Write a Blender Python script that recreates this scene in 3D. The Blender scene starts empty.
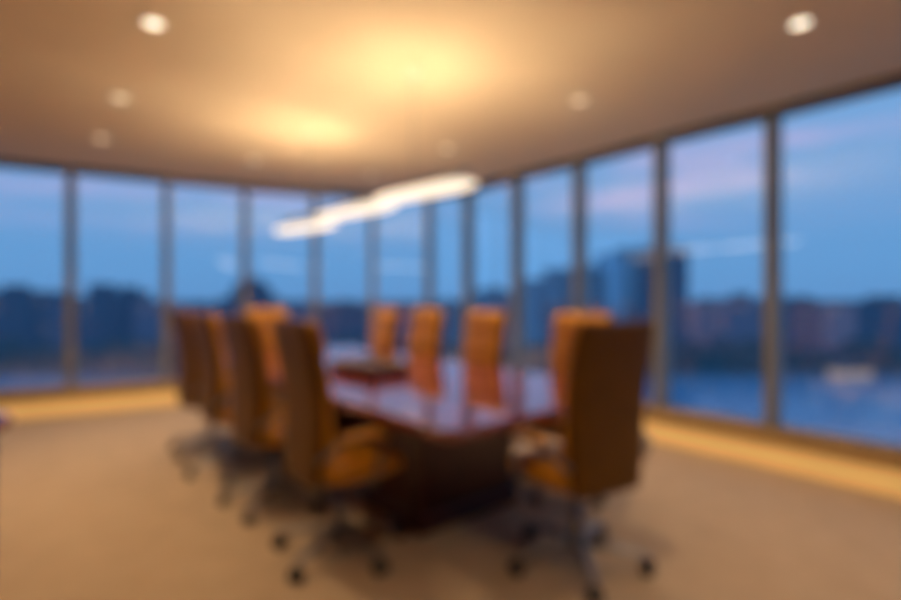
import bpy, bmesh, math, random
from mathutils import Vector, Matrix
random.seed(7)
C = bpy.context.scene.collection
SC = bpy.context.scene
PI = math.pi
R = math.radians
SOFT_FOCUS = True
EYE = 1.25
CEIL = 2.66

# ------------------------------------------------------------------ materials
def mat(name, base=(.5, .5, .5), rough=.5, metal=0, ior=1.5, coat=0, emit=None, es=0, spec=None):
    m = bpy.data.materials.new(name); m.use_nodes = True
    b = m.node_tree.nodes['Principled BSDF']
    b.inputs['Base Color'].default_value = (*base, 1)
    b.inputs['Roughness'].default_value = rough
    b.inputs['Metallic'].default_value = metal
    b.inputs['IOR'].default_value = ior
    b.inputs['Coat Weight'].default_value = coat
    if spec is not None: b.inputs['Specular IOR Level'].default_value = spec
    if emit:
        b.inputs['Emission Color'].default_value = (*emit, 1)
        b.inputs['Emission Strength'].default_value = es
    return m
def noise_color(m, c1, c2, scale=10, detail=4, bump=0, stretch=(1, 1, 1), bscale=None):
    nt = m.node_tree; N = nt.nodes; L = nt.links; b = N['Principled BSDF']
    tc = N.new('ShaderNodeTexCoord'); mp = N.new('ShaderNodeMapping'); mp.inputs['Scale'].default_value = stretch
    L.new(tc.outputs['Object'], mp.inputs['Vector'])
    n = N.new('ShaderNodeTexNoise'); n.inputs['Scale'].default_value = scale; n.inputs['Detail'].default_value = detail
    L.new(mp.outputs[0], n.inputs['Vector'])
    r = N.new('ShaderNodeValToRGB'); r.color_ramp.elements[0].color = (*c1, 1); r.color_ramp.elements[1].color = (*c2, 1)
    r.color_ramp.elements[0].position = .3; r.color_ramp.elements[1].position = .7
    L.new(n.outputs['Fac'], r.inputs[0]); L.new(r.outputs[0], b.inputs['Base Color'])
    if bump:
        n2 = N.new('ShaderNodeTexNoise'); n2.inputs['Scale'].default_value = bscale or scale * 6
        L.new(mp.outputs[0], n2.inputs['Vector'])
        bp = N.new('ShaderNodeBump'); bp.inputs['Strength'].default_value = bump; bp.inputs['Distance'].default_value = .01
        L.new(n2.outputs['Fac'], bp.inputs['Height']); L.new(bp.outputs[0], b.inputs['Normal'])
    return m

CARPET = noise_color(mat('carpet', rough=.95), (.52, .375, .245), (.60, .44, .295), 6, 6, .5, bscale=180)
CEILM = noise_color(mat('ceiling_paint', rough=.9), (.72, .545, .355), (.74, .56, .37), 3, 2)
WALLM = noise_color(mat('wall_paint', rough=.85), (.24, .15, .085), (.27, .17, .095), 3, 2)
METAL = mat('mullion_aluminium', (.27, .265, .25), .5, .1)
HEADM = mat('window_head', (.13, .11, .105), .55, .2)
SILLM = noise_color(mat('sill_wood', rough=.4), (.48, .31, .13), (.58, .39, .17), 4, 3, stretch=(1, 6, 1))
GLOWM = mat('lit_plinth', (.75, .52, .24), .5, emit=(1, .57, .17), es=.40)  # warm strip lighting along the plinth put in as emission
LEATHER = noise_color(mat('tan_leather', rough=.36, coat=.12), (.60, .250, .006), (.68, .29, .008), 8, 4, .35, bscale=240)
LEATHER_SHADED = noise_color(mat('tan_leather_shaded', rough=.5, spec=.22), (.152, .063, .0008), (.185, .078, .001), 8, 4, .35, bscale=240)  # same tan leather, shade on the chair backs put into its colour
CHROME = mat('polished_aluminium', (.27, .265, .27), .38, 1)
BLACK = mat('black_plastic', (.018, .018, .02), .4)
WOOD = noise_color(mat('mahogany', rough=.07, ior=1.9, coat=.3), (.20, .030, .034), (.26, .042, .044), 5, 5, stretch=(1, 14, 1))
WOODD = noise_color(mat('mahogany_base', rough=.3), (.045, .008, .004), (.075, .014, .006), 5, 5, stretch=(5, 5, 1))
STRAW = noise_color(mat('straw_wood', rough=.5), (.34, .24, .085), (.44, .32, .12), 20, 4, stretch=(1, 8, 1))
TRAYM = noise_color(mat('dark_tray_wood', rough=.3), (.05, .014, .006), (.085, .026, .01), 9, 4, stretch=(1, 8, 1))
DIFF = mat('frosted_diffuser', (.9, .88, .82), .4, emit=(1, .86, .66), es=1.35)
LENS = mat('downlight_lens', (.9, .9, .85), .4, emit=(1, .87, .66), es=2.2)
LENSF = mat('downlight_lens_dim', (.9, .9, .85), .4, emit=(1, .80, .52), es=1.2)
TRIM = mat('downlight_trim', (.75, .66, .5), .5)
DARKST = mat('furniture_dark', (.04, .018, .03), .3)

def glass_mat():
    m = bpy.data.materials.new('window_glass'); m.use_nodes = True
    nt = m.node_tree; N = nt.nodes; L = nt.links; N.clear()
    o = N.new('ShaderNodeOutputMaterial'); mx = N.new('ShaderNodeMixShader')
    t = N.new('ShaderNodeBsdfTransparent'); t.inputs[0].default_value = (.95, .97, 1, 1)
    g = N.new('ShaderNodeBsdfGlossy'); g.inputs['Roughness'].default_value = .0
    f = N.new('ShaderNodeFresnel'); f.inputs['IOR'].default_value = 1.5
    k = N.new('ShaderNodeMath'); k.operation = 'MULTIPLY_ADD'; k.inputs[1].default_value = 1.3; k.inputs[2].default_value = .15
    L.new(f.outputs[0], k.inputs[0]); c = N.new('ShaderNodeMath'); c.operation = 'MINIMUM'; c.inputs[1].default_value = .22; L.new(k.outputs[0], c.inputs[0]); L.new(c.outputs[0], mx.inputs[0])
    L.new(t.outputs[0], mx.inputs[1]); L.new(g.outputs[0], mx.inputs[2]); L.new(mx.outputs[0], o.inputs[0])
    return m
GLASS = glass_mat()

def building_mat(name, base, lit=.10, haze=(.02, .05, .10)):  # haze: blue dusk haze put into the walls as emission
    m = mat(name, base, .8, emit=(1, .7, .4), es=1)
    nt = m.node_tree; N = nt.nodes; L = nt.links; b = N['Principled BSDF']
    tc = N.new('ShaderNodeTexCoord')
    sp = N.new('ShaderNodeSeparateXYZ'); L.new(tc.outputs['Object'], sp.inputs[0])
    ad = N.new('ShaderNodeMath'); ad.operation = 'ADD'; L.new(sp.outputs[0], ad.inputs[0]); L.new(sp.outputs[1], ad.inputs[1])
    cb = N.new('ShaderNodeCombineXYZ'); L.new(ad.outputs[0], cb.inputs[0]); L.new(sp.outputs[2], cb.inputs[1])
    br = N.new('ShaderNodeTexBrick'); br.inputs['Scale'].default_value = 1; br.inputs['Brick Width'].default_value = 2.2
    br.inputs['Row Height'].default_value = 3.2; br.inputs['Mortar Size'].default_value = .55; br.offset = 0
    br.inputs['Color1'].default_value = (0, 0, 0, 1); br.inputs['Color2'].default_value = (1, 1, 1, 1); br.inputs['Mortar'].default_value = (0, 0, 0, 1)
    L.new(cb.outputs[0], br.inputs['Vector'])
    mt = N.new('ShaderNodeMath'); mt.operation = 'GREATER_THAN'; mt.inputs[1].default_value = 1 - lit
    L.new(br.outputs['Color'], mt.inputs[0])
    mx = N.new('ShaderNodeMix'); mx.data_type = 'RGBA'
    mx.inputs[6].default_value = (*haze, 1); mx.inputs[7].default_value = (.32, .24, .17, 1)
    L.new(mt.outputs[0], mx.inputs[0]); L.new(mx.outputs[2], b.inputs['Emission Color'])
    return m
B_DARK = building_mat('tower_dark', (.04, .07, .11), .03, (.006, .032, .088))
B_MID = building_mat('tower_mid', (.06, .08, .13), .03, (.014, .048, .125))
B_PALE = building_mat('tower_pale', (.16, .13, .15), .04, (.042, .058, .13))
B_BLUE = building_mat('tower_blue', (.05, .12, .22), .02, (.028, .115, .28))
ROOFM = mat('flat_roof', (.05, .07, .1), .9, emit=(.006, .03, .08), es=1)  # dusk haze over the roofs put in as faint blue emission

# ------------------------------------------------------------------ mesh helpers
def link(o, parent=None):
    C.objects.link(o)
    if parent: o.parent = parent
    return o
def obj(name, bm, m, parent=None, smooth=False, bevel=0, seg=2):
    me = bpy.data.meshes.new(name)
    bmesh.ops.recalc_face_normals(bm, faces=bm.faces)
    bm.to_mesh(me); bm.free()
    me.materials.append(m)
    if smooth:
        me.polygons.foreach_set('use_smooth', [True] * len(me.polygons))
    o = bpy.data.objects.new(name, me); link(o, parent)
    if bevel:
        b = o.modifiers.new('bevel', 'BEVEL'); b.width = bevel; b.segments = seg; b.limit_method = 'ANGLE'; b.angle_limit = R(50)
    return o
def struct(name, bm, m, **k):
    o = obj(name, bm, m, **k); o['kind'] = 'structure'; return o
def tag(o, label, cat, group=None):
    o['label'] = label; o['category'] = cat
    if group: o['group'] = group
    return o
def thing(name, label, cat, loc=(0, 0, 0), rotz=0, group=None):
    o = bpy.data.objects.new(name, None); o.empty_display_size = .1; C.objects.link(o)
    o.location = loc; o.rotation_euler = (0, 0, rotz)
    return tag(o, label, cat, group)
def box(bm, c, s, rz=0, M=None):
    mtx = Matrix.Translation(c) @ Matrix.Rotation(rz, 4, 'Z') @ Matrix.Diagonal((*s, 1))
    if M: mtx = M @ mtx
    bmesh.ops.create_cube(bm, size=1, matrix=mtx)
def loft(bm, rings, cap=True):
    vr = [[bm.verts.new(p) for p in r] for r in rings]
    n = len(vr[0])
    for a, b in zip(vr, vr[1:]):
        for i in range(n):
            bm.faces.new((a[i], a[(i + 1) % n], b[(i + 1) % n], b[i]))
    if cap:
        bm.faces.new(vr[0][::-1]); bm.faces.new(vr[-1])
def lathe(bm, prof, c=(0, 0, 0), n=24):
    loft(bm, [[(c[0] + r * math.cos(2 * PI * i / n), c[1] + r * math.sin(2 * PI * i / n), c[2] + z) for i in range(n)] for r, z in prof])
def tube(bm, pts, rad, n=10, flat=1.0):
    """tube through pts; rad number or list; flat squashes its vertical extent"""
    pts = [Vector(p) for p in pts]; rings = []
    for i, p in enumerate(pts):
        d = (pts[min(i + 1, len(pts) - 1)] - pts[max(i - 1, 0)]).normalized()
        s = d.cross(Vector((0, 0, 1)))
        if s.length < 1e-3: s = d.cross(Vector((1, 0, 0)))
        s.normalize(); t = s.cross(d)
        r = rad[i] if isinstance(rad, (list, tuple)) else rad
        rings.append([p + s * math.cos(2 * PI * k / n) * r + t * math.sin(2 * PI * k / n) * r * flat for k in range(n)])
    loft(bm, rings)
def superring(cx, cy, cz, hw, hd, n=28, e=4.0, tilt=0):
    """rounded-rectangle ring, axes X (hw) and Y (hd); tilt lifts z along y"""
    out = []
    for i in range(n):
        a = 2 * PI * i / n; c, s = math.cos(a), math.sin(a)
        x = hw * math.copysign(abs(c) ** (2 / e), c); y = hd * math.copysign(abs(s) ** (2 / e), s)
        out.append((cx + x, cy + y * math.cos(tilt), cz + y * math.sin(tilt)))
    return out
def prism(bm, pts, z0, z1):
    loft(bm, [[(x, y, z0) for x, y in pts], [(x, y, z1) for x, y in pts]])

# table frame: a runs along the table away from the camera, v runs across it towards the right
UA = Vector((-.64, .77, 0)).normalized(); VA = Vector((.77, .64, 0)).normalized()
def P(a, v, z=0): return UA * a + VA * v + Vector((0, 0, z))
ANG_U = math.atan2(UA.y, UA.x)          # world heading of the table's long axis

# ------------------------------------------------------------------ room shell
G = [(-6.4, 4.35), (-5.65, 4.78), (-4.9, 5.22), (-4.12, 5.64), (-3.34, 6.11), (-2.59, 6.55), (-1.79, 6.87), (-1.07, 7.12),
     (-.29, 7.15), (.235, 6.72), (.77, 5.96), (1.32, 5.31), (1.86, 4.58), (2.42, 3.9), (2.97, 3.2), (3.5, 2.5), (4.04, 1.8), (4.6, 1.1)]
BACK = [(4.6, -2.6), (-6.4, -2.6)]
def inward(p, q, k):
    d = Vector((q[0] - p[0], q[1] - p[1])).normalized(); return Vector((d.y, -d.x)) * k
def offset_line(k):
    out = []
    for i, p in enumerate(G):
        n = Vector((0, 0))
        if i > 0: n += inward(G[i - 1], p, 1)
        if i < len(G) - 1: n += inward(p, G[i + 1], 1)
        n.normalize(); out.append((p[0] + n.x * k, p[1] + n.y * k))
    return out
OUT = offset_line(-.12)
bm = bmesh.new(); prism(bm, OUT + [(4.72, -2.72), (-6.52, -2.72)], -.15, 0); struct('floor', bm, CARPET)
bm = bmesh.new(); prism(bm, OUT + [(4.72, -2.72), (-6.52, -2.72)], CEIL, CEIL + .15); struct('ceiling', bm, CEILM)
bm = bmesh.new(); box(bm, (-6.46, .87, CEIL / 2), (.12, 6.96, CEIL)); struct('wall_left', bm, WALLM)
bm = bmesh.new(); box(bm, (4.66, -.75, CEIL / 2), (.12, 3.7, CEIL)); struct('wall_right', bm, WALLM)
bm = bmesh.new(); box(bm, (-.9, -2.66, CEIL / 2), (10.96, .12, CEIL)); struct('wall_back', bm, WALLM)

SILL = .27
tn = 0
for i in range(len(G)):
    p = Vector(G[i])
    n = Vector((0, 0))
    if i > 0: n += inward(G[i - 1], G[i], 1)
    if i < len(G) - 1: n += inward(G[i], G[i + 1], 1)
    n.normalize(); rz = math.atan2(n.y, n.x)
    tn += 1
    bm = bmesh.new(); box(bm, (0, 0, 0), (.15, .082, CEIL - SILL - .002)); box(bm, (.02, 0, 0), (.012, .05, CEIL - SILL - .002))
    o = struct('trim_%d' % tn, bm, METAL, bevel=.006)
    o.location = (p.x, p.y, (CEIL + SILL) / 2); o.rotation_euler = (0, 0, rz)
for i in range(len(G) - 1):
    a, b = Vector(G[i]), Vector(G[i + 1]); d = (b - a).normalized()
    a2, b2 = a + d * .03, b - d * .03
    bm = bmesh.new()
    vs = [bm.verts.new(c) for c in ((a2.x, a2.y, SILL + .03), (b2.x, b2.y, SILL + .03), (b2.x, b2.y, CEIL - .05), (a2.x, a2.y, CEIL - .05))]
    bm.faces.new(vs); struct('window_%d' % (i + 1), bm, GLASS)
def band(name, k0, k1, z0, z1, m, sl=slice(None), bevel=0):
    A = offset_line(k0)[sl]; B = offset_line(k1)[sl]
    bm = bmesh.new()
    loft(bm, [[(a[0], a[1], z0), (b[0], b[1], z0), (b[0], b[1], z1), (a[0], a[1], z1)] for a, b in zip(A, B)])
    return struct(name, bm, m, bevel=bevel)
band('trim_%d' % (tn + 1), -.07, .075, CEIL - .055, CEIL - .001, HEADM)
band('trim_%d' % (tn + 2), -.06, .10, SILL - .03, SILL + .012, SILLM, bevel=.006)
band('trim_%d' % (tn + 3), -.04, .03, SILL + .012, SILL + .035, METAL)
band('trim_%d' % (tn + 4), -.05, .092, .165, SILL - .031, SILLM)
band('baseboard_left', -.06, .075, .0, .164, GLOWM, slice(0, 9))
band('baseboard_right', -.06, .075, .0, .164, GLOWM, slice(8, None))

# ------------------------------------------------------------------ executive chair (faces local +Y)
def back_y(z):                           # centre line of the reclined back
    t = (z - .42) / .75
    return -.175 - .035 * t - .035 * t * t + .03 * math.sin(PI * t)
def back_hw(z):
    t = max(0, min(1, (z - .42) / .75))
    return .208 + .020 * math.sin(PI * min(1, t * 1.0) * .62)
def padded(z0, z1, yo, hd, hwk, n=14, pinch=.55):
    bm = bmesh.new(); rings = []
    for i in range(n + 1):
        t = i / n; z = z0 + (z1 - z0) * t
        k = (1 - abs(2 * t - 1) ** 4) ; k2 = pinch + (1 - pinch) * k
        rings.append(superring(0, back_y(z) + yo, z, back_hw(z) * hwk * (.93 + .07 * k), hd * k2, e=3.2))
    loft(bm, rings); return bm
def copy_tree(o, parent=None):
    c = o.copy(); C.objects.link(c)
    if parent: c.parent = parent
    for ch in list(o.children): copy_tree(ch, c)
    return c
def make_chair():
    t = thing('executive_chair', '', 'chair')
    obj('backrest', padded(.40, 1.15, -.022, .034, 1.0, 24), LEATHER_SHADED, t, True)
    obj('lumbar_cushion', padded(.475, .735, .027, .040, .93), LEATHER, t, True)
    obj('upper_cushion', padded(.735, .985, .024, .036, .93), LEATHER, t, True)
    obj('headrest', padded(.98, 1.146, .026, .042, .95), LEATHER, t, True)
    bm = bmesh.new(); rings = []
    for i in range(11):
        q = i / 10; z = .405 + .095 * q; k = .90 + .10 * (1 - abs(2 * q - 1) ** 3)
        rings.append([(x, y, zz + .018 * max(0, 1 - ((y + .0) / .25) ** 2) * -q) for x, y, zz in superring(0, .035, z, .235 * k, .205 * k, 36, 4.5)])
    loft(bm, rings); s = obj('seat', bm, LEATHER, t, True)
    bm = bmesh.new(); rings = []
    for i in range(9):
        q = i / 8; a = -.9 + 1.8 * q
        rings.append(superring(0, .215 + .028 * math.cos(a * 1.2) - .02, .452 + .03 * math.sin(a * 1.5), .225, .01 + .012 * math.cos(a), 20, 3))
    loft(bm, rings); obj('front_roll', bm, LEATHER, s, True)
    for sx in (-1, 1):
        x = sx * .285
        bm = bmesh.new()
        tube(bm, [(sx * .15, .06, .395), (sx * .22, .06, .385), (x, .045, .42), (x, .07, .52), (x, .095, .600), (x, .05, .622), (x, -.12, .622), (x, -.155, .60), (sx * .262, -.185, .565), (sx * .215, -.195, .53)],
             [.015, .016, .017, .016, .015, .014, .014, .014, .014, .013], 10)
        ar = obj('armrest', bm, CHROME, t, True)
        bm = bmesh.new(); rings = []
        for i in range(11):
            q = i / 10; y = -.13 + .245 * q; k = .6 + .4 * (1 - abs(2 * q - 1) ** 4)
            rings.append([(x + .034 * k * math.cos(2 * PI * j / 14), y, .638 + .018 * k * math.sin(2 * PI * j / 14) - .014 * max(0, q - .7) / .3) for j in range(14)])
        loft(bm, rings); obj('arm_pad', bm, LEATHER, ar, True)
    bm = bmesh.new(); box(bm, (0, .0, .385), (.24, .26, .035)); box(bm, (0, 0, .362), (.12, .16, .03)); obj('tilt_mechanism', bm, BLACK, t, bevel=.008)
    bm = bmesh.new(); lathe(bm, [(.030, .12), (.030, .25), (.022, .252), (.022, .352)]); obj('gas_column', bm, CHROME, t, True)
    bm = bmesh.new(); lathe(bm, [(.035, .085), (.048, .09), (.048, .125), (.034, .14)]); obj('base_hub', bm, CHROME, t, True)
    return t
def star(t, ang):
    for k in range(5):
        a = ang + k * 2 * PI / 5; c, s = math.cos(a), math.sin(a)
        bm = bmesh.new()
        tube(bm, [(c * r, s * r, z) for r, z in ((.03, .112), (.12, .108), (.22, .095), (.30, .082), (.318, .078))], [.026, .024, .020, .017, .010], 10, .75)
        lg = obj('base_leg', bm, CHROME, t, True)
        bm = bmesh.new()
        px, py = c * .312, s * .312
        for q in (-1, 1):
            ox, oy = -s * .016 * q, c * .016 * q
            M = Matrix.Translation((px + ox, py + oy, .031)) @ Matrix.Rotation(a, 4, 'Z') @ Matrix.Rotation(PI / 2, 4, 'X')
            bmesh.ops.create_cone(bm, cap_ends=True, segments=20, radius1=.031, radius2=.031, depth=.020, matrix=M)
        box(bm, (px, py, .058), (.046, .03, .022), a)
        obj('caster', bm, BLACK, lg, bevel=.003)
proto = make_chair()
HEAD_TO = lambda f: math.atan2(f.y, f.x) - PI / 2
chairs = []
def place_chair(a, v, facing, legworld, label, group, turn=0):
    t = proto if not chairs else copy_tree(BARE)
    rz = HEAD_TO(facing) + R(turn)
    t.location = P(a, v); t.rotation_euler = (0, 0, rz)
    t['label'] = label
    if group: t['group'] = group
    elif 'group' in t.keys(): del t['group']
    chairs.append((t, R(legworld) - rz))
    return t
BARE = proto
T0, T1, V0, V1 = 1.53, 5.0, 1.26, 2.72
place_chair(1.50, 2.02, UA, -90, 'tan leather chair at the near end of the table, its back to the camera', 'tan leather conference chairs', -11)
lnames = ['first tan leather chair from the camera on the left side of the table',
          'second tan leather chair from the camera on the left side of the table',
          'third tan leather chair from the camera on the left side of the table',
          'fourth and farthest tan leather chair on the left side of the table']
for k, (a, lw) in enumerate(((2.32, -115), (3.12, -100), (3.86, -80), (4.52, -110))):
    place_chair(a, 1.22 , VA, lw, lnames[k], 'tan leather conference chairs', (-3, 2, -2, 3)[k])
rnames = ['nearest orange-tan chair on the window side of the table, half hidden behind the end chair',
          'second orange-tan chair from the camera on the right window side of the table',
          'third orange-tan chair from the camera on the right window side of the table',
          'farthest orange-tan chair on the right window side, behind the wooden tray']
for k, (a, lw) in enumerate(((2.13, 10), (3.10, 40), (3.88, 25), (4.60, 60))):
    place_chair(a, 2.73, -VA, lw, rnames[k], 'tan leather conference chairs', (4, -3, 2, -2)[k])
place_chair(5.06, 1.97, -UA, 30, 'tan leather chair at the far end of the conference table, facing the camera', 'tan leather conference chairs', 5)
for t, ang in chairs: star(t, ang)

# ------------------------------------------------------------------ conference table
tb = thing('conference_table', 'long glossy mahogany conference table with dark panel bases amid the tan chairs', 'table', P((T0 + T1) / 2, (V0 + V1) / 2), ANG_U)
HL, HW = (T1 - T0) / 2, (V1 - V0) / 2
def top_outline(k=0, n=10, r=.06, bow=.05):
    pts = []
    hl, hw = HL - k, HW - k
    for cx, cy, a0 in ((hl - r, hw - r, 0), (-hl + r, hw - r, 90), (-hl + r, -hw + r, 180), (hl - r, -hw + r, 270)):
        for i in range(n + 1):
            a = R(a0 + 90 * i / n); pts.append((cx + r * math.cos(a), cy + r * math.sin(a)))
    return pts
bm = bmesh.new()
loft(bm, [[(x, y, z) for x, y in top_outline(k)] for k, z in ((.022, .683), (.004, .69), (0, .705), (0, .728), (.004, .737), (.012, .740))])
obj('tabletop', bm, WOOD, tb)
bm = bmesh.new(); box(bm, (0, 0, .655), (2 * HL - .7, .62, .05)); obj('apron', bm, WOODD, tb, bevel=.004)
for cx in (-HL + .98, HL - .98):
    pass
for sgn in (-1, 1):
    cx = sgn * (HL - .95)
    bm = bmesh.new(); box(bm, (cx, 0, .36), (.52, .72, .56)); box(bm, (cx, 0, .63), (.60, .76, .03))
    pb = obj('pedestal', bm, WOODD, tb, bevel=.008)
    bm = bmesh.new(); box(bm, (cx, 0, .045), (.58, .75, .09)); obj('plinth', bm, WOODD, pb, bevel=.01)
bm = bmesh.new()
box(bm, (0, 0, .36), (2 * HL - 2.4, .05, .34)); obj('modesty_panel', bm, WOODD, tb)

# serving tray on the table
tr = thing('wooden_tray', 'low dark wooden tray with straw-coloured rim on the glossy tabletop', 'tray', P(3.10, 1.85, .7405), ANG_U + R(4))
L_, W_ = .50, .30
bm = bmesh.new()
box(bm, (0, 0, .008), (L_, W_, .014))
for sy in (-1, 1): box(bm, (0, sy * (W_ / 2 - .008), .04), (L_, .016, .055))
for sx in (-1, 1):
    box(bm, (sx * (L_ / 2 - .008), 0, .03), (.016, W_ - .03, .035))
    for sy in (-1, 1): box(bm, (sx * (L_ / 2 - .008), sy * (W_ / 2 - .055), .052), (.016, .085, .03))
obj('tray_body', bm, TRAYM, tr, bevel=.003)
bm = bmesh.new()
for sy in (-1, 1): box(bm, (0, sy * (W_ / 2 - .009), .0735), (L_ + .006, .028, .012))
for sx in (-1, 1): box(bm, (sx * (L_ / 2 - .009), 0, .0735), (.026, W_ - .04, .012))
obj('rim', bm, STRAW, tr, bevel=.003)
bm = bmesh.new(); box(bm, (0, 0, .040), (L_ - .04, W_ - .04, .045)); obj('liner', bm, TRAYM, tr, bevel=.01)

# ------------------------------------------------------------------ linear pendant
ZP = EYE + .63
pc = P(3.36, 1.87)
pn = thing('linear_pendant', 'long white glowing pendant light of three overlapping glass blades above the table', 'pendant light', (pc.x, pc.y, ZP), ANG_U)
bm = bmesh.new(); box(bm, (0, 0, .055), (2.5, .045, .03)); obj('light_rail', bm, CHROME, pn, bevel=.005)
for k, (x0, x1, y0, y1, hh) in enumerate(((-1.24, -.42, -.07, .05, .030), (-.46, .44, -.06, .05, .028), (.42, 1.28, -.07, .06, .028))):
    bm = bmesh.new(); rings = []
    n = 16
    for i in range(n + 1):
        q = i / n; e = (1 - abs(2 * q - 1) ** 5) ** .6 if 0 < q < 1 else .05
        x = x0 + (x1 - x0) * q; y = y0 + (y1 - y0) * q
        rings.append([(x, y + .095 * max(e, .15) * math.cos(2 * PI * j / 16), (.012, .0, -.03)[k] + hh * max(e, .15) * math.sin(2 * PI * j / 16)) for j in range(16)])
    loft(bm, rings); obj('glass_diffuser', bm, DIFF, pn, True)
for sx in (-.75, .75):
    bm = bmesh.new(); tube(bm, [(sx, 0, .07), (sx, 0, CEIL - ZP - .02)], .003, 6); cb = obj('suspension_cable', bm, CHROME, pn)
    bm = bmesh.new(); lathe(bm, [(.055, CEIL - ZP - .026), (.06, CEIL - ZP - .02), (.06, CEIL - ZP - .001)], (sx, 0, 0)); obj('ceiling_canopy', bm, TRIM, cb, True)

# ------------------------------------------------------------------ recessed downlights
def downlight(x, y, label, bright):
    t = thing('recessed_downlight', label, 'ceiling light', (x, y, CEIL - .012), 0, 'recessed ceiling downlights')
    bm = bmesh.new()
    loft(bm, [[(r * math.cos(2 * PI * i / 28), r * math.sin(2 * PI * i / 28), z) for i in range(28)] for r, z in ((.047, .011), (.066, .011), (.066, .004), (.058, 0), (.047, .002), (.047, .011))], cap=False)
    obj('trim_ring', bm, TRIM, t, True)
    bm = bmesh.new(); lathe(bm, [(.001, .004), (.040, .006), (.046, .010)], n=24); obj('lens', bm, LENS if bright else LENSF, t, True)
downs = [(-1.52, 2.66, 'bright recessed downlight at the upper left corner of the ceiling', 1),
         (1.79, 2.66, 'bright recessed downlight at the upper right above the window wall', 1),
         (-2.32, 3.65, 'middle of the three recessed downlights in the left ceiling line', 0),
         (-3.07, 4.58, 'faint downlight farthest left near the left window wall', 0),
         (.92, 3.70, 'recessed downlight right of the ceiling glow, above the right chairs', 0),
         (-.03, 4.89, 'faint downlight just above the right tip of the pendant', 0),
         (-2.01, 5.31, 'faint downlight on the far ceiling below the left ceiling glow', 0),
         (-.92, 5.96, 'faintest downlight above the pendant middle near the far windows', 0)]
def lamp(kind, name, loc, energy, color, rot=(0, 0, 0), **k):
    l = bpy.data.lights.new(name, kind); l.energy = energy; l.color = color
    for a, b in k.items(): setattr(l, a, b)
    o = bpy.data.objects.new(name, l); C.objects.link(o); o.location = loc; o.rotation_euler = rot; return o
WARM = (1, .72, .42)
for x, y, lb, br in downs:
    downlight(x, y, lb, br)
    lamp('SPOT', 'downlight_and_fill_beam', (x, y, CEIL - .03), 58, WARM, spot_size=R(125), spot_blend=.9, shadow_soft_size=.05)
for x, y in ((-3.2, .9), (-1.1, .5), (1.2, .5), (3.0, .9), (-4.5, 2.6)):  # unseen spots without fixtures, added to light the foreground floor
    lamp('SPOT', 'downlight_and_fill_beam', (x, y, CEIL - .03), 44, WARM, spot_size=R(125), spot_blend=.9, shadow_soft_size=.05)
UP = (1, .80, .51)
for a, e in ((2.56, 17), (4.10, 17)):
    p = P(a, 1.87, ZP + .13)
    lamp('SPOT', 'pendant_uplight', p, 34, UP, rot=(PI, 0, 0), spot_size=R(160), spot_blend=1, shadow_soft_size=.12)
    for az in (30, 90, 150, 210, 270, 330):
        lamp('SPOT', 'pendant_uplight', p, 42, UP, rot=(PI - R(56), 0, ANG_U + R(az)), spot_size=R(95), spot_blend=1, shadow_soft_size=.12)

# ------------------------------------------------------------------ side table clipped by the left frame edge
st = thing('side_table', 'dark glossy side table whose corner just shows at the left frame edge', 'table', (-2.30, 1.94, 0), R(12))
bm = bmesh.new()
loft(bm, [superring(0, 0, z, .46 - k, .30 - k, 40, 7) for k, z in ((.01, .69), (0, .70), (0, .735), (.01, .745))])
obj('tabletop', bm, WOOD, st)
for sx in (-1, 1):
    for sy in (-1, 1):
        bm = bmesh.new(); x, y = sx * .36, sy * .22
        loft(bm, [superring(x, y, z, h, h, 16, 6) for z, h in ((0, .018), (.69, .028))]); obj('leg', bm, DARKST, st)
bm = bmesh.new(); box(bm, (0, 0, .655), (.70, .42, .07)); obj('apron', bm, DARKST, st, bevel=.004)

# ------------------------------------------------------------------ outside: river and city
ZG = -25
W_M = mat('river_water', (.02, .10, .24), .25, spec=.4, emit=(.02, .085, .20), es=.8)  # blue dusk tone of the water partly put in as emission
bm = bmesh.new()
vs = [bm.verts.new(c) for c in ((-900, 14, ZG), (900, 14, ZG), (900, 175, ZG), (-900, 175, ZG))]
bm.faces.new(vs)
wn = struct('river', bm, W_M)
nt = W_M.node_tree; b = nt.nodes['Principled BSDF']; nz = nt.nodes.new('ShaderNodeTexNoise'); nz.inputs['Scale'].default_value = .6
bp = nt.nodes.new('ShaderNodeBump'); bp.inputs['Strength'].default_value = .5; nt.links.new(nz.outputs[0], bp.inputs['Height']); nt.links.new(bp.outputs[0], b.inputs['Normal'])
LAND = noise_color(mat('far_bank', rough=.95, emit=(.008, .04, .09), es=1), (.015, .03, .05), (.03, .05, .08), .02, 4)  # bank carries painted dusk haze as blue emission
bm = bmesh.new(); box(bm, (0, 2175, ZG - .5), (6000, 4000, 3)); struct('far_bank', bm, LAND)

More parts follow.
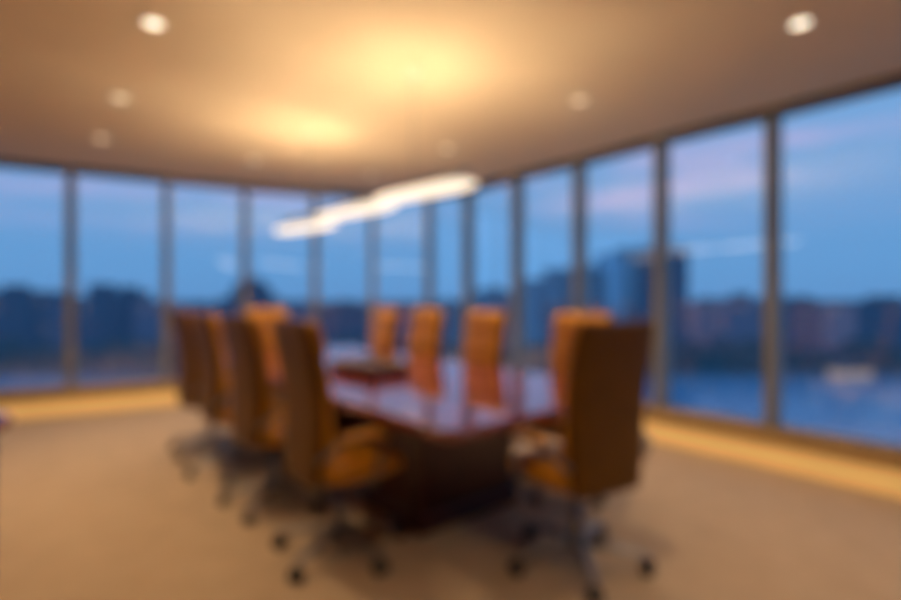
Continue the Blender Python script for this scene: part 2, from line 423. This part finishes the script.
def building(px0, px1, ytop, d, m, label, roof='plant', depth=None, yaw=0):
    """city block placed by where it stands: bearing limits, roof height and distance"""
    x0, x1 = (px0 - 450) / 520 * d, (px1 - 450) / 520 * d
    w = x1 - x0; h = EYE + (298 - ytop) / 520 * d - ZG; dp = depth or max(14, w * .6)
    t = thing('distant_building', label, 'building', ((x0 + x1) / 2, d + dp / 2, ZG + 1), R(yaw), 'buildings across the river')
    h -= 1
    bm = bmesh.new(); box(bm, (0, 0, h / 2), (w, dp, h)); obj('building_body', bm, m, t)
    bm = bmesh.new(); box(bm, (0, 0, h + .4), (w * 1.01, dp * 1.01, .8)); obj('parapet', bm, ROOFM, t)
    if roof == 'plant':
        bm = bmesh.new(); box(bm, (w * .1, 0, h + 2), (w * .35, dp * .4, 2.6)); obj('rooftop_plant', bm, ROOFM, t)
    elif roof == 'step':
        bm = bmesh.new(); box(bm, (w * .18, 0, h + 3), (w * .5, dp * .7, 6)); obj('upper_storeys', bm, m, t)
    elif roof == 'dome':
        bm = bmesh.new(); lathe(bm, [(w * .40, 0), (w * .38, 3), (w * .30, 6), (w * .16, 8.5), (.3, 10)], (0, 0, h + .8)); obj('dome', bm, ROOFM, t, True)
    elif roof == 'gable':
        bm = bmesh.new(); loft(bm, [[(-w / 2, y, h + .8), (w / 2, y, h + .8), (0, y, h + .8 + w * .16)] for y in (-dp / 2, dp / 2)]); obj('pitched_roof', bm, ROOFM, t)
    return t
BL = [(-30, 24, 292, 230, B_DARK, 'dark broad building at the far left edge of the skyline', 'plant'),
      (28, 62, 298, 260, B_MID, 'hazy mid-blue block left of the first visible window post', 'plant'),
      (72, 100, 298, 215, B_DARK, 'dark block just right of the first window post', 'step'),
      (98, 134, 293, 240, B_DARK, 'dark flat-topped block in the second window bay from the left', 'plant'),
      (132, 158, 302, 230, B_MID, 'lower blue block stepping down beside the second window post', 'none'),
      (168, 212, 309, 300, B_MID, 'low distant block behind the farthest left chairs', 'plant'),
      (218, 272, 300, 230, B_DARK, 'domed dark building rising above the left row of chairs', 'dome'),
      (272, 312, 306, 320, B_MID, 'low block right of the domed building', 'plant'),
      (318, 368, 309, 300, B_DARK, 'low dark block under the left end of the pendant', 'gable'),
      (374, 426, 308, 340, B_MID, 'low block behind the two farthest right-side chairs', 'plant'),
      (428, 470, 306, 300, B_DARK, 'low dark block left of the wide central mass', 'gable'),
      (466, 518, 296, 262, B_MID, 'mid-height block left of the stepped building', 'gable'),
      (523, 580, 281, 240, B_MID, 'broad stepped building between two window posts right of centre', 'step'),
      (570, 606, 272, 215, B_DARK, 'dark tower joined to the left of the tallest building', 'plant'),
      (604, 644, 255, 235, B_BLUE, 'paler blue glazed tower above the end chair', 'plant'),
      (636, 688, 250, 205, B_DARK, 'tallest dark tower behind the thick right-hand window post', 'none'),
      (692, 722, 304, 280, B_PALE, 'pinkish low block right of the tallest tower', 'plant'),
      (724, 764, 300, 250, B_MID, 'purple-blue block left of the last visible window post', 'plant'),
      (780, 832, 306, 260, B_DARK, 'long dark block right of the last window post', 'gable'),
      (834, 856, 305, 215, B_PALE, 'narrow pinkish-grey tower at the right edge bay', 'none', 7),
      (858, 930, 302, 270, B_DARK, 'broad dark block at the far right edge of the skyline', 'plant')]
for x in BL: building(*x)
# tree belt along the far bank
TREE = noise_color(mat('bank_trees', rough=.95, emit=(.006, .032, .075), es=1), (.01, .022, .03), (.02, .035, .04), .15, 4)  # faint blue emission paints distance haze onto the trees
bm = bmesh.new(); rnd = random.Random(3)
for i in range(230):
    x = -260 + i * 2.3 + rnd.uniform(-1, 1); r = rnd.uniform(3.2, 6.0); y = 183 + rnd.uniform(-3, 6)
    res = bmesh.ops.create_icosphere(bm, subdivisions=2, radius=r, matrix=Matrix.Translation((x, y, ZG + r * .9)) @ Matrix.Diagonal((1, 1, rnd.uniform(1.0, 1.5), 1)))
    for v in res['verts']: v.co += Vector((rnd.uniform(-.4, .4), rnd.uniform(-.4, .4), rnd.uniform(-.4, .4)))
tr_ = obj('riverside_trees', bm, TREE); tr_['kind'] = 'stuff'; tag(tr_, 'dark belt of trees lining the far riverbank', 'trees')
# lit pavilion on the bank, right
pv = thing('riverside_pavilion', 'small lit pavilion glowing at the water edge in the right-hand window', 'building', (132, 172, ZG - .4), 0)
bm = bmesh.new(); box(bm, (0, 0, 1.6), (11, 5, 3.2)); obj('pavilion_body', bm, mat('pavilion_wall', (.5, .4, .3), .7, emit=(1, .62, .34), es=.28), pv)
bm = bmesh.new(); loft(bm, [[(-6.2, y, 3.2), (6.2, y, 3.2), (0, y, 5)] for y in (-3.2, 3.2)]); obj('pitched_roof', bm, ROOFM, pv)

# ------------------------------------------------------------------ dusk sky
w = bpy.data.worlds.new('dusk'); SC.world = w; w.use_nodes = True
nt = w.node_tree; N = nt.nodes; L = nt.links; N.clear()
out = N.new('ShaderNodeOutputWorld'); bg = N.new('ShaderNodeBackground'); L.new(bg.outputs[0], out.inputs[0])
tc = N.new('ShaderNodeTexCoord'); sp = N.new('ShaderNodeSeparateXYZ'); L.new(tc.outputs['Generated'], sp.inputs[0])
cr = N.new('ShaderNodeValToRGB'); L.new(sp.outputs[2], cr.inputs[0])
E = cr.color_ramp.elements
E[0].position = 0; E[0].color = (.11, .28, .55, 1)
E[1].position = 1; E[1].color = (.08, .18, .45, 1)
for p_, c_ in ((.05, (.115, .305, .59)), (.16, (.135, .325, .61)), (.36, (.165, .36, .65))):
    e = E.new(p_); e.color = (*c_, 1)
mp = N.new('ShaderNodeMapping'); mp.inputs['Scale'].default_value = (1.7, 1.7, 13); L.new(tc.outputs['Generated'], mp.inputs[0])
mp.inputs['Location'].default_value = (3.1, .4, .35)
nz = N.new('ShaderNodeTexNoise'); nz.inputs['Scale'].default_value = 1.6; nz.inputs['Detail'].default_value = 3; L.new(mp.outputs[0], nz.inputs['Vector'])
rr = N.new('ShaderNodeMapRange'); rr.inputs[1].default_value = .46; rr.inputs[2].default_value = .66; L.new(nz.outputs['Fac'], rr.inputs[0])
bnd = N.new('ShaderNodeValToRGB'); L.new(sp.outputs[2], bnd.inputs[0]); be = bnd.color_ramp.elements
be[0].position = .10; be[0].color = (0, 0, 0, 1); be[1].position = .20; be[1].color = (1, 1, 1, 1)
for p_, v_ in ((.25, 1), (.33, 0)): e = be.new(p_); e.color = (v_, v_, v_, 1)
ml = N.new('ShaderNodeMath'); ml.operation = 'MULTIPLY'; L.new(rr.outputs[0], ml.inputs[0]); L.new(bnd.outputs[0], ml.inputs[1])
mx = N.new('ShaderNodeMix'); mx.data_type = 'RGBA'; L.new(ml.outputs[0], mx.inputs[0]); L.new(cr.outputs[0], mx.inputs[6]); mx.inputs[7].default_value = (.40, .40, .66, 1)
L.new(mx.outputs[2], bg.inputs[0]); bg.inputs[1].default_value = 1.38

# ------------------------------------------------------------------ camera
cd = bpy.data.cameras.new('camera'); cam = bpy.data.objects.new('camera', cd); C.objects.link(cam); SC.camera = cam
cam.location = (0, 0, EYE); cam.rotation_euler = (PI / 2, 0, 0)
cd.sensor_width = 36; cd.lens = 36 * 520 / 901; cd.shift_y = -2 / 901; cd.clip_start = .02; cd.clip_end = 6000
if SOFT_FOCUS:                       # the photograph is taken far out of focus
    cd.dof.use_dof = True; cd.dof.focus_distance = .15; cd.dof.aperture_fstop = 3.5
SC.view_settings.view_transform = 'Standard'; SC.view_settings.look = 'None'
